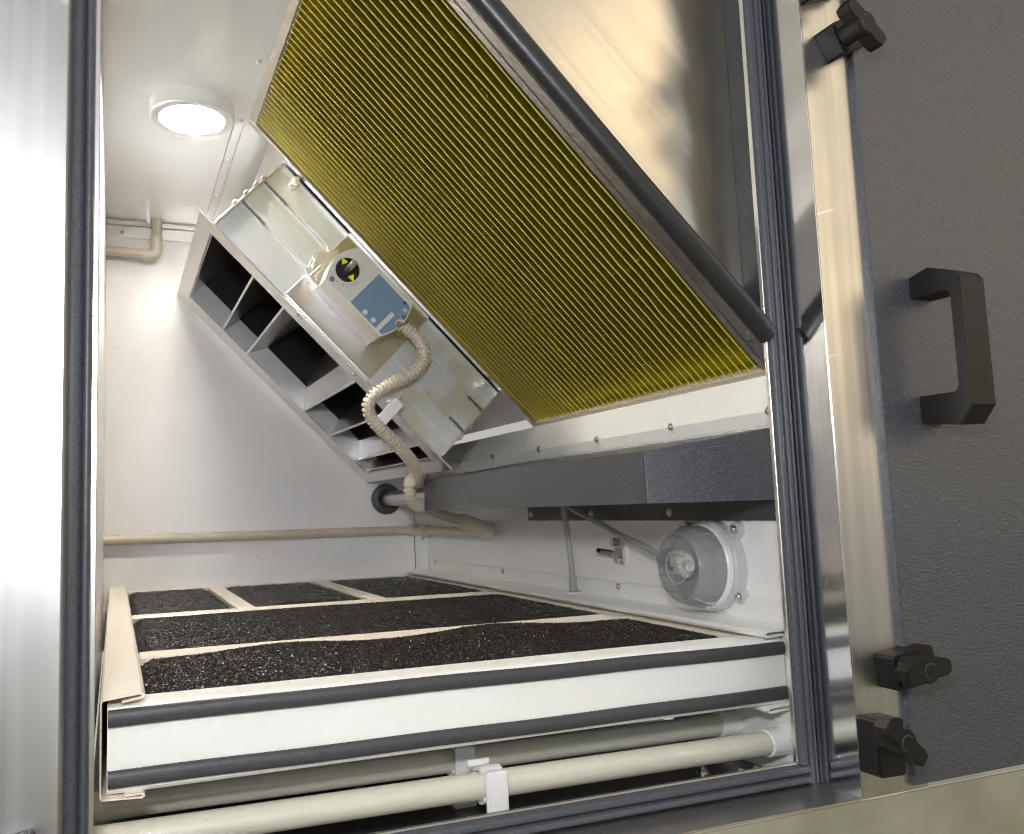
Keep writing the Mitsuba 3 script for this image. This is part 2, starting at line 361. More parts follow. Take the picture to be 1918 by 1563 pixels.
def clamp_knob(key, at, ang, wing, label, off=(0, 0)):
    """Door clamp: a rounded block screwed to the post, a neck and a two-winged knob. ang turns the block, wing the knob, in degrees."""
    tag(key, label, 'knob', 'black clamp knobs on the posts')
    R = trimesh.transformations.rotation_matrix; K = .84
    blk = prism(Polygon([(-.014, -.024), (.014, -.024), (.014, .024), (-.014, .024)]).buffer(.004, quad_segs=4), 'xz', -.020, -.0005)
    sh = prism(Polygon([(-.012, -.021), (.012, -.021), (.012, .021), (-.012, .021)]).buffer(.004, quad_segs=4), 'xz', -.0215, -.020)
    blk = cat([blk, sh]); blk.apply_scale([K, 1, K]); blk.apply_transform(R(math.radians(ang), [0, 1, 0]))
    off = np.array([off[0], 0, off[1]])
    at = np.asarray(at, float)
    blk.apply_translation(at); obj(key + '__block', blk, 'black_plastic', 30)
    obj(key + '__neck', cyl(at + off + [0, -.0217, 0], at + off + [0, -.0335, 0], .0095, 24, c=.001), 'black_plastic', 30)
    bar = Polygon([(-.0300, -.0055), (-.024, -.0085), (.024, -.0085), (.0300, -.0055), (.0300, .0055), (.024, .0085), (-.024, .0085), (-.0300, .0055)])
    w = unary_union([bar, Point(0, 0).buffer(.0125, quad_segs=6)]).buffer(-.0008).buffer(.0008, quad_segs=2)
    wm = cat([prism(w, 'xz', -.0455, -.0335), prism(w.buffer(-.001), 'xz', -.0463, -.0455)])
    wm.apply_scale([K, 1, K]); wm.apply_transform(R(math.radians(wing), [0, 1, 0])); wm.apply_translation(at + off); obj(key + '__wing', wm, 'black_plastic', 30)
    ring = np.array([[.0062 * math.cos(q), -.0464, .0062 * math.sin(q)] for q in np.linspace(.6, 4.4, 22)]) + at + off
    obj(key + '__mark', tube(ring, .0005, 6), 'dark_steel', 30)


clamp_knob('clamp_knob', (.6420, 0, 1.6315), 62, 40, 'black clamp knob beside the top edge of the door panel, the upper fully visible one', (-.013, -.008))
clamp_knob('clamp_knob_001', (.6180, 0, 1.6830), 70, 45, 'black clamp knob cut off by the top edge of the photo')
clamp_knob('clamp_knob_002', (.6500, 0, 1.0520), 82, -6, 'black clamp knob lying level on the right post, just above the lowest one', (-.015, .003))
clamp_knob('clamp_knob_003', (.6140, 0, .9900), 2, 42, 'black clamp knob standing upright at the foot of the right post', (-.011, .011))
clamp_knob('clamp_knob_004', (-.0640, 0, 1.0010), 80, 10, 'blurred black clamp knob on the left post at the bottom edge')

# ------------------------------------------------------------------ plate heat exchanger
t = 'plate_heat_exchanger'
tag(t, 'slanted heat exchanger with rows of golden yellow fins', 'heat exchanger')
Y0, Y1, AL = .147, .672, .6726
NF = 41
ys = np.linspace(Y0 + .006, Y1 - .006, NF)
for i, y in enumerate(ys):
    a0, a1 = .012, AL - .010
    s = np.linspace(a0, a1, 26)
    wob = .0006 * np.sin(s * (17 + 9 * RNG.random()) + i * 1.7) + .0004 * RNG.normal(size=26) * (1 + 2.5 * (RNG.random(26) > .93))
    wob[[0, -1]] = 0
    V = np.vstack([np.c_[s, np.full(26, .0), y + wob], np.c_[s, np.full(26, -.016), y + .3 * wob], np.c_[s, np.full(26, -.075), np.full(26, y)]])
    k = np.arange(25); F = np.vstack([np.c_[k, k + 1, k + 27], np.c_[k, k + 27, k + 26], np.c_[k + 26, k + 27, k + 53], np.c_[k + 26, k + 53, k + 52]])
    dots = [trimesh.creation.icosphere(1, .0011 + .0004 * RNG.random()) for _ in range(int(RNG.integers(1, 5)))]
    for j, dd in enumerate(dots): dd.apply_translation([(aa := .05 + .062 * RNG.integers(0, 10) + .012 * RNG.random()), -.0035 - .0015 * RNG.random(), y + np.interp(aa, s, wob)])
    key = obj(t + '__fin', loc(cat([trimesh.Trimesh(V, F, process=False)] + dots)), 'fin_gold', True)
    e = tube(np.c_[s, np.full(26, .0004), y + wob], .0009, 6)
    obj(key + '__edge', loc(e), 'fin_edge', 50)
obj(t + '__core', loc(bx(.004, AL - .004, -.30, -.076, Y0, Y1 + .004)), 'near_black')  # plain black block closing the dark channels behind the fins
# edge profiles round the fin face
obj(t + '__frame_strip', loc(cat([bx(.0003, .0125, -.004, .0040, .10, Y1 + .002, .0008), bx(.0125, .0142, -.02, -.001, .10, Y1, .0004)])), 'strip_paint')
obj(t + '__frame_strip', loc(cat([bx(AL - .0105, AL - .0003, -.004, .0030, .10, Y1 + .002, .0008), bx(AL - .0122, AL - .0105, -.02, .0005, .10, Y1, .0004)])), 'strip_paint')
obj(t + '__frame_strip', loc(cat([bx(.0003, AL - .0003, -.004, .0042, Y1 + .0025, Y1 + .0150, .0008), bx(.0003, AL - .0003, -.030, -.004, Y1 + .0025, Y1 + .018, .0008)])), 'alu_plain')
obj(t + '__frame_strip', loc(cat([bx(.012, AL, -.004, .0020, .104, Y0, .0008), bx(.012, AL, .0021, .0032, Y0 - .010, Y0 - .0075, .0003)])), 'alu_dull')
obj(t + '__end_plate', prism([(.2062, 1.8100), (.6600, 1.8100), (.6600, 1.3540)], 'xz', .1000, .1035), 'side_sheet')
obj(t + '__end_plate', prism([(.2062, 1.812), (.2062, 2.2), (.6600, 2.2), (.6600, 1.812)], 'xz', .1000, .1035), 'side_sheet')
obj(t + '__end_dark_strip', bx(XR - .001, XR + .004, .0602, .0998, 1.3600, 2.2), 'dark_strip')  # dark strip sized to give the dark band beside the end plate
sr = (2.0037 - 1.9355) / math.sqrt(2)
obj(t + '__seal_bracket', loc(prism(sheet([(.0, .1015), (sr - .004, .066)], .0015), 'yz', .0, .66)) if False else loc(plates([[(.02, .0, .102), (.66, .0, .102), (.66, sr - .002, .058), (.02, sr - .002, .058)]])), 'alu_dull')
sa0, sa1 = -.25, .596
obj(t + '__rubber_seal', loc(cat([tube(np.array([[a, sr + .0009 * math.sin(9 * a), .050 + .0006 * math.sin(5 * a)] for a in np.linspace(sa0, sa1, 60)]), .0101, 26)])), 'black_rubber', 40)
obj(t + '__blank_plate', loc(bx(.042, .655, -.006, -.002, Y1 + .018, YB - .001)), 'alu_flange')

# ------------------------------------------------------------------ bypass damper
t = 'bypass_damper'
tag(t, 'aluminium bypass damper with open blades slanting beside the fins', 'damper')
A0, A1, NT, YD = .0785, .5860, .1585, .695
# side facing the opening, with its two double grooves
ridge = [bx(A0, A1, .0045, .0485, YD, YD + .003, .0004), bx(A0, A1, .0500, .0975, YD, YD + .003, .0004), bx(A0, A1, .0990, .1560, YD, YD + .003, .0004),
         bx(A0, A1, .0040, .1565, YD + .003, YD + .005, .0004)]
obj(t + '__side_panel', loc(cat(ridge)), 'alu_side')
for n in (.0492, .0982):
    obj(t + '__groove_bead', loc(cat([bx(A0 + .004, A1 - .004, n - .0042, n - .0030, YD - .0011, YD + .0005, .0004), bx(A0 + .004, A1 - .004, n + .0030, n + .0042, YD - .0011, YD + .0005, .0004)])), 'alu_side')
for n in (.0492, .0982):                                     # springs in the grooves at the upper end
    for a_, b_ in ((A0 + .002, A0 + .052), (A1 - .036, A1 - .002)):
        q = np.linspace(0, 1, 260); hel = np.c_[a_ + (b_ - a_) * q, n + .0019 * np.cos(q * 2 * np.pi * 16), YD - .0016 + .0019 * np.sin(q * 2 * np.pi * 16)]
        obj(t + '__spring', loc(tube(hel, .0005, 5)), 'dark_steel', 60)
for a_ in (A0, A1 - .004):                                   # turned-up end flanges
    sgn = -1 if a_ == A0 else 1
    obj(t + '__end_flange', loc(bx(a_ + (0 if sgn < 0 else .001), a_ + .003, .006, NT - .004, YD - .011, YD + .49, .0005)), 'alu_flange')
    for n in (.050, .066, .088, .112):
        obj(t + '__end_flange__latch', loc(bx(a_ + (-.004 if sgn < 0 else .003), a_ + (-.0005 if sgn < 0 else .0065), n - .004, n + .004, YD - .013, YD - .002, .0008)), 'alu_flange')
# open frame
fo = sbox(.0520, .695, .6125, YB - .003); fi = sbox(.0800, .7345, .5895, 1.130)
ring = fo.difference(fi)
m = trimesh.creation.extrude_polygon(ring, .0022, engine='earcut'); v = m.vertices.copy(); m.vertices = np.c_[v[:, 0], NT - v[:, 2], v[:, 1]]; m.fix_normals()
obj(t + '__flange', loc(m), 'alu_flange')
obj(t + '__throat', loc(cat([bx(.0800, .5895, .118, NT - .0022, 1.1300, 1.1320), bx(.0782, .0800, .118, NT - .0022, .7345, 1.1300), bx(.5895, .5915, .118, NT - .0022, .7345, 1.1300), bx(.0800, .5895, .118, NT - .0022, .7325, .7345)])), 'alu_satin')
obj(t + '__black_inside', loc(cat([bx(.078, .592, .010, .1178, 1.1300, 1.1340), bx(.5905, .5935, .010, .1178, .7305, 1.1300), bx(.0800, .5895, .010, .1178, .7300, .7330), bx(.076, .592, .004, .010, .7305, 1.134)])), 'near_black')  # plain black boxing for the dark inside behind the blades
obj(t + '__end_liner', loc(bx(.076, .0790, .010, .1178, .7335, 1.1298)), 'blade_metal')
for a_, da, n0 in ((.172, .006, .158), (.239, .030, .156), (.403, -.052, .158), (.478, -.012, .155), (.556, -.045, .150)):
    prof = Polygon([(a_ - .0016, n0), (a_ + .0016, n0), (a_ + da * .5 + .0042, (n0 + .05) / 2 + .02), (a_ + da + .002, .050), (a_ + da - .002, .050), (a_ + da * .5 - .0042, (n0 + .05) / 2 + .02)])
    m = trimesh.creation.extrude_polygon(prof, 1.129 - .7355, engine='earcut'); m.vertices[:, 2] += .7355
    key = obj(t + '__blade', loc(m), 'blade_metal')
    obj(key + '__lip', loc(bx(a_ - .0022, a_ + .0022, n0 - .001, n0 + .0015, .7355, 1.129, .0008)), 'alu_flange')
for a_, n in ((.113, .0145), (.552, .0175)):
    obj(t + '__bolt', loc(cat([cyl((a_, n, YD - .004), (a_, n, YD + .001), .0088, 16), cyl((a_ + .001, n + .002, YD - .026), (a_, n, YD - .002), .0040, 14), cyl((a_, n + .002, YD - .014), (a_, n, YD - .004), .0072, 6)])), 'zinc', 30)
for a_ in (.262, .392):
    p = lp(a_, NT + .001, .709); key = obj(t + '__screw', cyl(p, p + np.array([-1, 0, -1]) * .0018, .004, 14), 'steel', 30)
# mounting plate of the actuator
obj(t + '__mounting_plate', loc(cat([bx(.2275, .4125, .0040, .1535, YD - .0060, YD - .0015, .0005), bx(.2275, .4125, .1535, .1552, YD - .0120, YD + .004, .0005)])), 'alu_flange')

# ------------------------------------------------------------------ actuator on the damper
t = 'damper_actuator'
tag(t, 'grey damper actuator with blue front and yellow pointers', 'actuator')
def apoly(pts): return Polygon(pts)
top = [(.2555 - .0125 * math.sin(math.pi * (n - .045) / .0735), n) for n in np.linspace(.1185, .045, 12)]
bot = [(.3735 + .0105 * math.sin(math.pi * (n - .045) / .0735), n) for n in np.linspace(.045, .1185, 16)]
body = Polygon(top + bot)
notch = Point(.3815, .0835).buffer(.0062, quad_segs=6).union(sbox(.3815, .0775, .395, .0895))
outline = body.difference(notch).buffer(-.0012).buffer(.0012, quad_segs=3)


def up(poly, y0, y1):
    parts = [trimesh.creation.extrude_polygon(g, y1 - y0, engine='earcut') for g in getattr(poly, 'geoms', [poly])]
    m = cat(parts); m.vertices[:, 2] += y0; return loc(m)


FY = .6100
obj(t + '__body', up(outline.buffer(-.0004), FY + .006, .660), 'body_plastic', 30)
obj(t + '__body_foot', up(body.buffer(-.0010), .660, .6885), 'grey_plastic', 30)
obj(t + '__cover', cat([up(outline, FY + .0016, FY + .006), up(outline.buffer(-.0012), FY + .0006, FY + .0016)]), 'face_plastic', 30)
blue = outline.buffer(-.0022).intersection(Polygon([(.3052, .0515), (.3052, .1172), (.40, .1172), (.40, .0515)]))
blue = blue.difference(notch.buffer(.0022)).difference(Point(.3310, .1105).buffer(.0042)).difference(Point(.3480, .1100).buffer(.0042)).difference(sbox(.3585, .0790, .3655, .1172))
obj(t + '__blue_label', up(blue, FY, FY + .0006), 'blue_print')
dc = (.2685, .0845)
obj(t + '__dial', cat([up(Point(dc).buffer(.0183, quad_segs=12), FY - .0012, FY + .0006), up(Point(dc).buffer(.0100, quad_segs=12), FY - .0030, FY - .0012)]), 'black_plastic', 30)


def pointer(th):
    c, s = math.cos(th), math.sin(th)
    pts = [(.0195, -.0005), (.0195, .0005), (.0102, .0052), (.0092, .0), (.0102, -.0052)]
    return Polygon([(dc[0] + u * c - v_ * s, dc[1] + u * s + v_ * c) for u, v_ in pts])


for th in (math.radians(200), math.radians(20)):
    obj(t + '__pointer', up(pointer(th), FY - .0030, FY - .0012), 'yellow_plastic')
sh0 = lp(dc[0], dc[1], FY - .003)
obj(t + '__shaft', cat([cyl(sh0, sh0 + [0, -.034, 0], .0048, 20, c=.0008), cyl(sh0 + [0, -.0341, 0], sh0 + [0, -.0345, 0], .0020, 10)]), 'alu_flange', 30)
for a_, n, r in ((.2628, .1120, .0036), (.3632, .0535, .0028), (.3770, .0700, .0028)):
    key = obj(t + '__screw', up(Point(a_, n).buffer(r, quad_segs=8), FY - .0006, FY + .0004), 'dark_steel', 30)
    obj(key + '__slot', up(sbox(a_ - r * .6, n - .0004, a_ + r * .6, n + .0004).union(sbox(a_ - .0004, n - r * .6, a_ + .0004, n + r * .6)), FY - .0008, FY - .0006), 'alu_plain')
obj(t + '__socket', up(Point(.3715, .0615).buffer(.0036, quad_segs=8), FY - .0003, FY + .0004), 'grey_plastic', 30)
marks = []
for i, th in enumerate(np.linspace(math.radians(-6), math.radians(74), 13)):
    for r_, w in ((.0222, .0009), (.0252, .0013)):
        if r_ > .024 and i % 2: continue
        cx, cy = dc[0] + r_ * math.cos(th + .25), dc[1] + r_ * math.sin(th + .25)
        marks.append(Point(cx, cy).buffer(w * .62, quad_segs=1))
obj(t + '__scale_marks', up(unary_union(marks).intersection(sbox(.2, .05, .3045, .1165)), FY + .0001, FY + .0007), 'print_black')
# clamp bracket at the upper end
arc = [(.2310 - .0150 * math.sin(math.pi * q), .1130 - .066 * q) for q in np.linspace(0, 1, 14)]
arc2 = [(.2560 - .0125 * math.sin(math.pi * q), .1130 - .066 * q) for q in np.linspace(1, 0, 14)]
obj(t + '__clamp_bracket', cat([up(Polygon(arc + arc2).buffer(-.001).buffer(.001), .6740, .6880), up(Polygon(arc + arc2).buffer(-.005), .668, .674)]), 'zinc', 30)
for a_, n in ((.2250, .0555), (.2195, .0825), (.2270, .1070)):
    obj(t + '__clamp_bracket__screw', up(Point(a_, n).buffer(.0052, quad_segs=8), .6690, .6738), 'alu_satin', 30)
obj(t + '__clamp_bracket__lever', loc(bx(.234, .240, .092, .118, .654, .672, .001)), 'alu_flange')

# ------------------------------------------------------------------ corrugated conduit with clip and fitting
t = 'corrugated_conduit'
tag(t, 'beige corrugated conduit hanging in loops below the actuator', 'conduit')


def corrugated(pts, r, pitch=.0062, dip=.0034):
    fine = spline(pts, 900); L = np.r_[0, np.cumsum(np.linalg.norm(np.diff(fine, axis=0), axis=1))]
    n = int(L[-1] / pitch) * 8; s = np.linspace(0, L[-1], n)
    path = np.c_[[np.interp(s, L, fine[:, i]) for i in range(3)]].T
    return tube(path, r - dip * (np.sin(s / pitch * 2 * np.pi) > .45), 16)


cp = [(.4085, .650, 1.5020), (.4300, .647, 1.4830), (.4495, .648, 1.4640), (.4560, .650, 1.4440), (.4440, .652, 1.4220), (.4130, .655, 1.4030), (.3830, .660, 1.3860), (.3670, .664, 1.3660),
      (.3720, .668, 1.3470), (.3880, .672, 1.3300), (.4130, .682, 1.3090), (.4430, .705, 1.2880), (.4680, .740, 1.2690), (.4790, .775, 1.2540), (.4800, .800, 1.2400)]
obj(t + '__hose', corrugated(cp, .0106), 'conduit_plastic', 40)
cp2 = [(.4800, .770, 1.2620), (.4720, .765, 1.2560), (.4640, .760, 1.2440), (.4640, .762, 1.2300), (.4740, .775, 1.2160), (.5000, .800, 1.2060), (.5400, .830, 1.1960), (.5800, .850, 1.1850), (.6050, .862, 1.1790)]
obj(t + '__hose', corrugated(cp2, .0100), 'conduit_plastic', 40)
obj(t + '__fitting', cat([cyl((.594, .862, 1.182), (.640, .862, 1.1640), .0135, 26, r2=.0150, c=.0015), cyl((.638, .862, 1.1648), (.659, .862, 1.1570), .0165, 26, c=.001)]), 'pvc_light', 30)
obj(t + '__elbow', tube(spline([(.4790, .778, 1.2530), (.4725, .768, 1.2560), (.4665, .762, 1.2500), (.4640, .760, 1.2420)], 14), .0112, 18), 'pvc_light', 40)
p0 = np.array([.3800, .672, 1.3385])
obj('cable_clip', loc(cat([bx(.458, .477, .1560, .1980, .6520, .6545, .001), bx(.458, .477, .1545, .1580, .6520, .694, .001), bx(.458, .477, .1955, .1985, .6520, .690, .001)])), 'white_plastic', 30)
tag('cable_clip', 'small white clip holding the conduit to the damper flange', 'clip')
obj('cable_clip__screw', cyl(lp(.464, .155, .662), lp(.464, .142, .660), .0022, 12), 'zinc', 30)

# ------------------------------------------------------------------ pipes on the back wall
t = 'drain_pipe'
tag(t, 'beige horizontal pipe low on the back wall with a tee', 'pipe')
obj(t + '__tube', cyl((XL + .0005, 1.180, 1.1620), (.606, 1.180, 1.1590), .0098, 26), 'pvc', 30)
obj(t + '__tee', cat([cyl((.602, 1.178, 1.1590), (.640, 1.178, 1.1585), .0122, 26, c=.001), cyl((.634, 1.182, 1.1585), (.634, 1.140, 1.1580), .0122, 26, c=.001)]), 'pvc_light', 30)
obj(t + '__tube', cyl((.637, 1.150, 1.158), (.641, .880, 1.1560), .0092, 26), 'pvc', 30)
t = 'elbow_pipe'
tag(t, 'beige pipe with an elbow turning up into the ceiling', 'pipe')
obj(t + '__tube', cyl((XL + .0005, 1.172, 1.7375), (.054, 1.172, 1.7340), .0100, 26), 'pvc', 30)
el = [(.050, 1.172, 1.7338), (.060, 1.172, 1.7335), (.0700, 1.172, 1.7360), (.0755, 1.172, 1.7425), (.0768, 1.172, 1.7520), (.0768, 1.172, 1.7720)]
obj(t + '__elbow', tube(spline(el, 30), .0122, 24), 'pvc_light', 40)
obj(t + '__tube', cyl((.0768, 1.172, 1.768), (.0768, 1.172, ZC), .0098, 26), 'pvc', 30)
obj('hanging_strap', prism(Polygon([(.0515, ZC - .0002), (.0590, ZC - .0002), (.0605, 1.7690), (.0575, 1.7640), (.0540, 1.7690)]), 'xz', 1.070, 1.0725), 'white_plastic')
tag('hanging_strap', 'short white strap hanging from the ceiling beside the elbow pipe', 'strap')
obj('hanging_strap__rivet', cyl((.0572, 1.0700, 1.7745), (.0572, 1.0690, 1.7745), .0016, 10), 'alu_dull')

t = 'metal_pipe'
tag(t, 'dull metal pipe through a black rubber ring in the back wall', 'pipe')
obj(t + '__tube', cyl((.5600, YB - .001, 1.2285), (.5657, .20, 1.2290), .0160, 32), 'alu_dull', 30)
q = np.linspace(0, 2 * np.pi, 25)
obj(t + '__rubber_ring', lathe([(.0162, .0), (.0335, .0), (.0340, .004), (.0315, .010), (.024, .0125), (.0185, .010), (.0162, .006)], (.5596, YB - .0005, 1.2285), (0, -1, 0), 40), 'rubber', 40)

# ------------------------------------------------------------------ dark grey casing on the right wall
t = 'grey_casing'
tag(t, 'dark grey textured sheet metal casing on the right wall', 'casing')
XG, GY0, GY1 = .4915, .1320, .7650
ins = [(XG, 1.2005), (.6585, 1.2005), (.6585, 1.2765), (.652, 1.2765), (XG, 1.2520)]
obj(t + '__side', prism(Polygon([(XG, 1.2005), (XG + .0016, 1.2005), (XG + .0016, 1.2520), (XG, 1.2520)]), 'xz', GY0 + .0012, GY1), 'box_paint_smooth')
em = prism(Polygon(ins).buffer(-.0010).buffer(.0010, quad_segs=3), 'xz', GY0 - .0015, GY0)
obj(t + '__end_face', em, 'box_paint')
obj(t + '__bottom', bx(XG + .0018, .6585, GY0 + .0014, GY1, 1.2005, 1.2020, .0003), 'box_paint_smooth')
obj(t + '__top', plates([[(XG + .001, GY0 + .001, 1.2519), (.652, GY0 + .001, 1.2765), (.652, GY1, 1.2765), (XG + .001, GY1, 1.2519)]]), 'box_paint_smooth')
obj(t + '__far_end', bx(XG + .0018, .6500, GY1 - .003, GY1 - .001, 1.2022, 1.2515, .0003), 'box_paint_smooth')
obj(t + '__mounting_plate', bx(.6555, .6590, GY0 + .002, .706, 1.1785, 1.2775, .0006), 'box_paint_smooth')
for y, z in ((.703 - .008, 1.1885), (.504, 1.1885), (.3185, 1.1885), (.500, 1.2725), (.3177, 1.2725)):
    screw(t + '__mounting_plate', (.6550, y, z), (-1, 0, 0), .0042, 'zinc')

# ------------------------------------------------------------------ pressure switch with hoses
t = 'pressure_switch'
tag(t, 'round pressure switch with clear cover on the right wall', 'pressure switch')
PC = np.array([.6595, .2420, 1.1270]); DX = (-1, 0, 0)
obj(t + '__base', lathe([(0, .0), (.0520, .0), (.0525, .003), (.0525, .0135), (.0505, .0155), (.0455, .0160), (0, .0160)], PC, DX, 56), 'grey_plastic', 30)
obj(t + '__base__ring', lathe([(.0455, .0161), (.0490, .0161), (.0490, .0215), (.0478, .0230), (.0455, .0230), (.0455, .0161)], PC, DX, 56), 'white_plastic', 30)
obj(t + '__cover', lathe([(.0465, .0165), (.0468, .0330), (.0455, .0400), (.0410, .0500), (.0385, .0535), (.0370, .0540)], PC, DX, 56), 'clear_plastic', 25)
obj(t + '__cover__window', lathe([(.0370, .0540), (0, .0546)], PC, DX, 56), 'clear_sheet', 25)
obj(t + '__inner_body', lathe([(.0440, .0170), (.0430, .0300), (.0360, .0330), (0, .0335)], PC, DX, 48), 'inner_grey', 30)
for th in (60, 140, 250, 330):
    c, s = math.cos(math.radians(th)), math.sin(math.radians(th)); d = np.array([0, c, s]); e = np.array([0, -s, c])
    rib = plates([[PC + d * .0470 + e * w + np.array(DX) * .020, PC + d * .0478 + e * w + np.array(DX) * .034, PC + d * .0400 + e * w + np.array(DX) * .0515, PC + d * .0380 + e * w + np.array(DX) * .0515] for w in (-.011, .011)])
    obj(t + '__cover__rib', rib, 'frosted')
DC = PC + [-.0420, -.002, .002]
obj(t + '__dial', cyl(DC, DC + [-.004, 0, 0], .0142, 32, c=.0006), 'paper', 30)
dm = []
for q in np.linspace(0, 2 * np.pi, 13)[:-1]:
    u = np.array([0, math.cos(q), math.sin(q)]); w = np.array([0, -u[2], u[1]]) * .0004
    a_, b_ = DC + [-.0043, 0, 0] + u * .0100, DC + [-.0043, 0, 0] + u * .0132
    dm.append([a_ - w, a_ + w, b_ + w, b_ - w])
for i, hh in enumerate((.004, .0015, -.001, -.0035)):
    a_ = DC + [-.0043, .0, hh]; dm.append([a_ + [0, -.006, 0], a_ + [0, .006 - .001 * i, 0], a_ + [0, .006 - .001 * i, .0007], a_ + [0, -.006, .0007]])
obj(t + '__dial__marks', plates(dm), 'print_black')
obj(t + '__terminal', cat([bx(DC[0] - .001, DC[0] + .012, DC[1] + .018, DC[1] + .031, DC[2] - .004, DC[2] + .012, .001), bx(DC[0] + .002, DC[0] + .012, DC[1] + .014, DC[1] + .030, DC[2] - .012, DC[2] + .016, .001)]), 'inner_light')
q = np.linspace(0, 2 * np.pi, 49); obj(t + '__cover__window_ring', tube(np.c_[np.full(49, PC[0] - .0546), PC[1] + .002 + .0185 * np.cos(q), PC[2] + .0185 * np.sin(q)], .0005, 6, caps=False), 'grey_plastic', 40)
obj(t + '__cover_screw', lathe([(.0030, 0), (.0062, 0), (.0062, .0022), (.0050, .0030), (.0040, .0012), (0, .0012)], PC + [-.0540, -.0240, 0.0015], DX, 24), 'grey_plastic', 30)
for y, z in ((.1985, 1.1690), (.1980, 1.0945), (.2890, 1.1690), (.2890, 1.0870)):
    v = np.array([0, y - PC[1], z - PC[2]]); v /= np.linalg.norm(v); pth = [PC + v * .044, PC + [0, y - PC[1], z - PC[2]]]
    hull = m3.Manifold.hull_points(np.vstack([cyl(pth[0], pth[0] + [-.008, 0, 0], .0085, 20).vertices, cyl(pth[1], pth[1] + [-.008, 0, 0], .0085, 20).vertices])).to_mesh()
    key = obj(t + '__lug', trimesh.Trimesh(hull.vert_properties[:, :3], hull.tri_verts), 'grey_plastic', 30)
    screw(key, pth[1] + [-.0082, 0, 0], DX, .0046)
gl = PC + [-.0230, .0455, .0050]
obj(t + '__hose_gland', cat([cyl(gl, gl + [0, .012, 0], .0150, 8), cyl(gl + [0, .012, 0], gl + [-.002, .026, .002], .0125, 8, r2=.0080)]), 'hose_plastic')
t = 'pressure_hose'
tag(t, 'clear hose running from the pressure switch up under the casing', 'hose')
hp = [gl + [-.002, .024, .002], (.6320, .330, 1.1430), (.6300, .385, 1.1580), (.6310, .440, 1.1740), (.6340, .500, 1.1900), (.6360, .548, 1.2050)]
obj(t, tube(spline(hp, 50), .0042, 14), 'hose_plastic', 40)
t = 'riser_hose'
tag(t, 'clear hose rising straight from the flange fitting to the casing', 'hose')
obj(t, tube(spline([(.6400, .540, 1.0740), (.6398, .541, 1.100), (.6385, .545, 1.150), (.6360, .549, 1.190), (.6350, .550, 1.2040)], 40), .0042, 14), 'hose_plastic', 40)
t = 'hose_fitting'
tag(t, 'white hose fitting screwed onto the flat rail flange', 'fitting')
obj(t + '__base', cyl((.640, .540, 1.0702), (.640, .540, 1.0738), .0135, 28, c=.0008), 'white_plastic', 30)
obj(t + '__socket', cyl((.640, .540, 1.0738), (.640, .540, 1.0960), .0058, 20, c=.0006), 'hose_plastic', 30)
for dx in (-.0095, .0095):
    screw(t, (.640 + dx, .5385, 1.0738), (0, 0, 1), .0026)
t = 'pressure_nozzle'
tag(t, 'small grey nozzle with a black tip on the right wall', 'nozzle')
npnt = np.array([.6590, .440, 1.1320])
obj(t + '__plate', prism(Polygon([(.440 - .010, 1.1200), (.440 + .011, 1.1215), (.440 + .006, 1.1420), (.440 - .008, 1.1440)]).buffer(.002), 'yz', .6560, .6592), 'alu_dull')
obj(t + '__spout', cyl((.6500, .4420, 1.1330), (.6430, .4600, 1.1360), .0042, 18), 'alu_dull', 30)
obj(t + '__knob', cyl((.6585, .4440, 1.1490), (.6480, .4440, 1.1490), .0052, 18), 'alu_dull', 30)
obj(t + '__tip', cyl((.6432, .4596, 1.1359), (.6405, .4680, 1.1374), .0032, 14), 'black_plastic', 30)
screw(t, (.6556, .4370, 1.1250), DX, .0040)

# ------------------------------------------------------------------ filter tray in its rails
FT, ZT, ZB_ = .1090, 1.0645, 1.0000
t = 'slide_rail'
tag(t, 'cream folded sheet rail along the left side of the tray', 'rail', 'folded rails of the filter tray')
lr = unary_union([sheet([(.0060, 1.0662), (.0195, 1.0684), (.0208, 1.0700), (.0195, 1.0714), (-.0070, 1.0688), (-.0086, 1.0668), (-.0086, 1.0000), (-.0070, .9983), (.0205, .9968), (.0218, .9982), (.0205, .9996), (.0080, .9992)], .0012)])
obj(t, prism(lr, 'xz', FT - .004, YB - .002), 'cream_paint', 35)
t = 'slide_rail_001'
tag(t, 'white folded sheet rail along the right wall beside the tray', 'rail', 'folded rails of the filter tray')
rr = sheet([(.6590, 1.0716), (.6040, 1.0708), (.6014, 1.0682), (.6040, 1.0656), (.6268, 1.0668), (.6296, 1.0648), (.6302, 1.0620), (.6302, 1.0010), (.6284, .9992), (.6010, .9980), (.5986, .9958), (.6010, .9936), (.6360, .9954)], .0016)
obj(t, prism(rr, 'xz', FT - .004, YB - .002), 'white_paint', 35)

t = 'filter_tray'
tag(t, 'white sliding filter tray with two dark rubber strips across its front', 'tray')
fr = Polygon([(FT, ZB_ + .003), (FT + .003, ZB_), (FT + .040, ZB_), (FT + .040, ZT - .004), (FT + .038, ZT - .0022), (FT + .007, ZT - .0010), (FT + .0015, ZT - .0026), (FT, ZT - .0050)])
obj(t + '__front_panel', prism(fr, 'yz', -.0042, .6268), 'white_paint', 30)


def strip(z, wav):
    pts = np.array([[x, FT - .0022 - .0006 * math.sin(x * 9 + wav), z + .0007 * math.sin(x * 7 + wav) + .0003 * math.sin(x * 31)] for x in np.linspace(-.0036, .6240, 50)])
    m = tube(pts, .0064, 20); m.vertices[:, 1] = FT - .0022 + (m.vertices[:, 1] - (FT - .0022)) * .62; return m


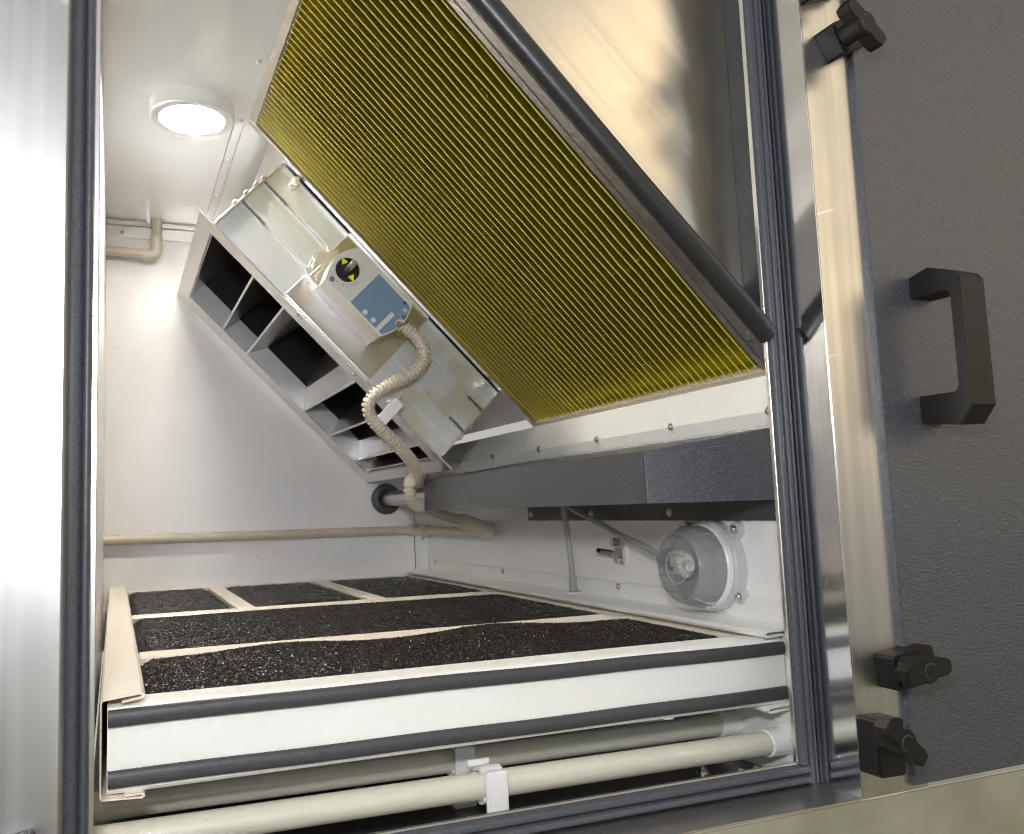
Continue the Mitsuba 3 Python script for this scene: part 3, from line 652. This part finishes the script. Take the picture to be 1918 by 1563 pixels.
obj(t + '__rubber_strip', strip(1.0545, .4), 'rubber', 40)
obj(t + '__rubber_strip', strip(1.0108, 2.0), 'rubber', 40)
obj(t + '__side_bar', bx(-.0040, .0240, FT + .041, YB - .004, ZB_, ZT - .003), 'cream_paint')
obj(t + '__side_bar', bx(.6000, .6268, FT + .041, YB - .004, ZB_, ZT - .003), 'cream_paint')
obj(t + '__back_bar', bx(.0242, .5998, YB - .030, YB - .004, ZB_, ZT - .003), 'cream_paint')
obj(t + '__cross_bar', bx(.0242, .5998, .338, .377, ZB_ + .01, ZT - .0025, .0015), 'cream_paint')
obj(t + '__cross_bar', bx(.0242, .5998, .706, .745, ZB_ + .01, ZT - .0025, .0015), 'cream_paint')
obj(t + '__divider_bar', bx(.1750, .2030, .7455, YB - .031, ZB_ + .01, ZT - .0020, .0015), 'cream_paint')
obj(t + '__divider_bar', bx(.3860, .4130, .7455, YB - .031, ZB_ + .01, ZT - .0020, .0015), 'cream_paint')
obj(t + '__bottom_sheet', bx(-.0040, .6268, FT + .041, YB - .004, ZB_ - .0035, ZB_ - .0005), 'dark_steel')


# ------------------------------------------------------------------ foam pads
def foam(x0, x1, y0, y1, bulge, step, per, seed):
    rng = np.random.default_rng(seed)
    nx, ny = int((x1 - x0) / step) + 2, int((y1 - y0) / step) + 2
    xs, ys_ = np.meshgrid(np.linspace(x0, x1, nx), np.linspace(y0, y1, ny), indexing='ij')
    edge = np.clip(np.minimum.reduce([xs - x0, x1 - xs, ys_ - y0, y1 - ys_]) / .012, 0, 1)

    def top(x, y, e): return 1.0565 + bulge(x, y) * e + .003 * (e - 1)
    z = top(xs, ys_, edge) + rng.normal(size=xs.shape) * .0005
    V = np.c_[xs.ravel() + rng.normal(size=nx * ny) * step * .3, ys_.ravel() + rng.normal(size=nx * ny) * step * .3, z.ravel()]
    V[:, 0] = np.clip(V[:, 0], x0, x1); V[:, 1] = np.clip(V[:, 1], y0, y1)
    i, j = np.meshgrid(np.arange(nx - 1), np.arange(ny - 1), indexing='ij'); a = (i * ny + j).ravel()
    F = np.vstack([np.c_[a, a + ny, a + ny + 1], np.c_[a, a + ny + 1, a + 1]])
    n = int((x1 - x0) * (y1 - y0) * per)
    c = np.c_[rng.uniform(x0, x1, n), rng.uniform(y0, y1, n)]
    e = np.clip(np.minimum.reduce([c[:, 0] - x0, x1 - c[:, 0], c[:, 1] - y0, y1 - c[:, 1]]) / .012, 0, 1)
    zc = top(c[:, 0], c[:, 1], e) - .0006
    th = rng.uniform(0, 2 * np.pi, n); L = rng.uniform(.0005, .0014, n); d = np.c_[np.cos(th), np.sin(th), rng.uniform(.3, 1.6, n)] * L[:, None]
    w = np.c_[-np.sin(th), np.cos(th), rng.normal(size=n) * .4] * rng.uniform(.0002, .0004, n)[:, None]
    b = np.c_[c, zc]
    V2 = np.stack([b - w, b + w, b + d * .6 + w * .9, b + d, b + d * .55 - w * .9], 1).reshape(-1, 3); k = np.arange(n)[:, None] * 5
    F2 = np.vstack([k + [0, 1, 2], k + [0, 2, 4], k + [4, 2, 3]]) + len(V)
    return trimesh.Trimesh(np.vstack([V, V2]), np.vstack([F, F2]), process=False)


def hump(cx, cy, sx, sy, h): return lambda x, y: h * np.exp(-((x - cx) / sx) ** 2 - ((y - cy) / sy) ** 2) + .0048


pads = [('foam_pad', (.0246, .5994, FT + .041, .3375), (lambda f, g: lambda x, y: f(x, y) + g(x, y) - .0048)(hump(.165, .31, .07, .10, .0058), hump(.405, .31, .075, .10, .0075)), .0017, 1300000, 'wide black foam pad in the front row of the tray'),
        ('foam_pad_001', (.0246, .5994, .3775, .7055), hump(.26, .62, .12, .14, .0012), .0022, 650000, 'wide black foam pad in the middle row of the tray'),
        ('foam_pad_002', (.0246, .1746, .7455, 1.1655), hump(.1, .9, .1, .2, .001), .0035, 170000, 'small black foam pad at the back left of the tray'),
        ('foam_pad_003', (.2034, .3856, .7455, 1.1655), hump(.29, .78, .08, .15, .003), .0035, 170000, 'small black foam pad at the back, between the two dividers'),
        ('foam_pad_004', (.4134, .5996, .7455, 1.1655), hump(.5, .9, .1, .2, .002), .0035, 170000, 'small black foam pad at the back right corner of the tray')]
for i, (key, r, b, st, per, lab) in enumerate(pads):
    obj(key, foam(*r, b, st, per, 20 + i), 'foam_black'); tag(key, lab, 'foam pad', 'black foam pads in the tray')

# ------------------------------------------------------------------ round tubes below the tray
for key, y, z0, z1, lab in (('round_tube', .1180, .9655, .9615, 'cream round tube nearest the opening, below the tray'), ('round_tube_001', .1900, .9690, .9630, 'cream round tube behind the front one, below the tray')):
    tag(key, lab, 'tube', 'round tubes below the tray')
    obj(key + '__pipe', cyl((XL + .001, y, z0), (.615, y, z1), .0114, 36), 'cream_pipe', 30)
    obj(key + '__collar', cat([cyl((.604, y, z1), (.6290, y, z1), .0132, 36, c=.0008)]), 'white_plastic', 30)
obj('end_plate', bx(.6290, .6310, .064, .30, .9265, .9935, .0006), 'white_paint')
tag('end_plate', 'white plate carrying the right ends of the round tubes', 'plate')
screw('end_plate', (.6286, .088, .9600), DX, .0042)


def pipe_clip(key, x, y, z, lab):
    tag(key, lab, 'clip', 'white clips on the round tubes')
    q = np.linspace(math.radians(62), math.radians(320), 26)
    arcp = [(y - .0138 * math.cos(a - math.pi * .0), z + .0138 * math.sin(a)) for a in q]
    obj(key + '__jaw', prism(sheet(arcp, .0034), 'yz', x, x + .0200), 'white_plastic', 30)
    obj(key + '__shoe', cat([bx(x, x + .0200, y - .0185, y - .0140, .9290, z + .0145, .0014), bx(x - .001, x + .0210, y - .016, y + .012, .9264, .9300, .001)]), 'white_plastic')
    obj(key + '__tongue', bx(x - .004, x + .0170, y + .0125, y + .0165, z + .012, z + .0175, .0008), 'white_plastic')


pipe_clip('pipe_clip', .2950, .1180, .9640, 'white clip on the front round tube')
pipe_clip('pipe_clip_001', .2960, .1900, .9670, 'white clip on the rear round tube, half hidden by the front tube')
for i, (x, y) in enumerate(((.2310, .0980), (.2360, .1150), (.2305, .2700), (.5823, .1300), (.6020, .1310), (.5600, .1600))):
    obj('chamber_floor__bolt', cat([cyl((x, y, .9262), (x, y, .9285), .0075, 18), cyl((x, y, .9285), (x, y, .9335), .0050, 6), cyl((x, y, .9335), (x, y, .9365), .0028, 10)]), 'steel', 30)
obj('chamber_floor__seam', cat([bx(.24, .62, .082, .0835, .9262, .9285, .0004)]), 'alu_plain')

# ------------------------------------------------------------------ ceiling lamp
t = 'ceiling_lamp'
tag(t, 'lit round white lamp mounted on the chamber ceiling', 'lamp')
LC = np.array([.1045, .665, ZC])
obj(t + '__housing', lathe([(.0, .0), (.0610, .0), (.0615, .004), (.0610, .0190), (.0590, .0212), (.0500, .0220), (.0480, .0212), (.0, .0212)], LC, (0, 0, -1), 64), 'white_plastic', 30)
dif = lathe([(0, .0214), (.0476, .0213), (.0470, .0216), (.03, .0220), (0, .0222)], LC, (0, 0, -1), 56)
k = obj(t + '__diffuser', dif, 'white_plastic', 30)
scene[k]['emitter'] = {'type': 'area', 'radiance': rgb(160, 150, 131)}
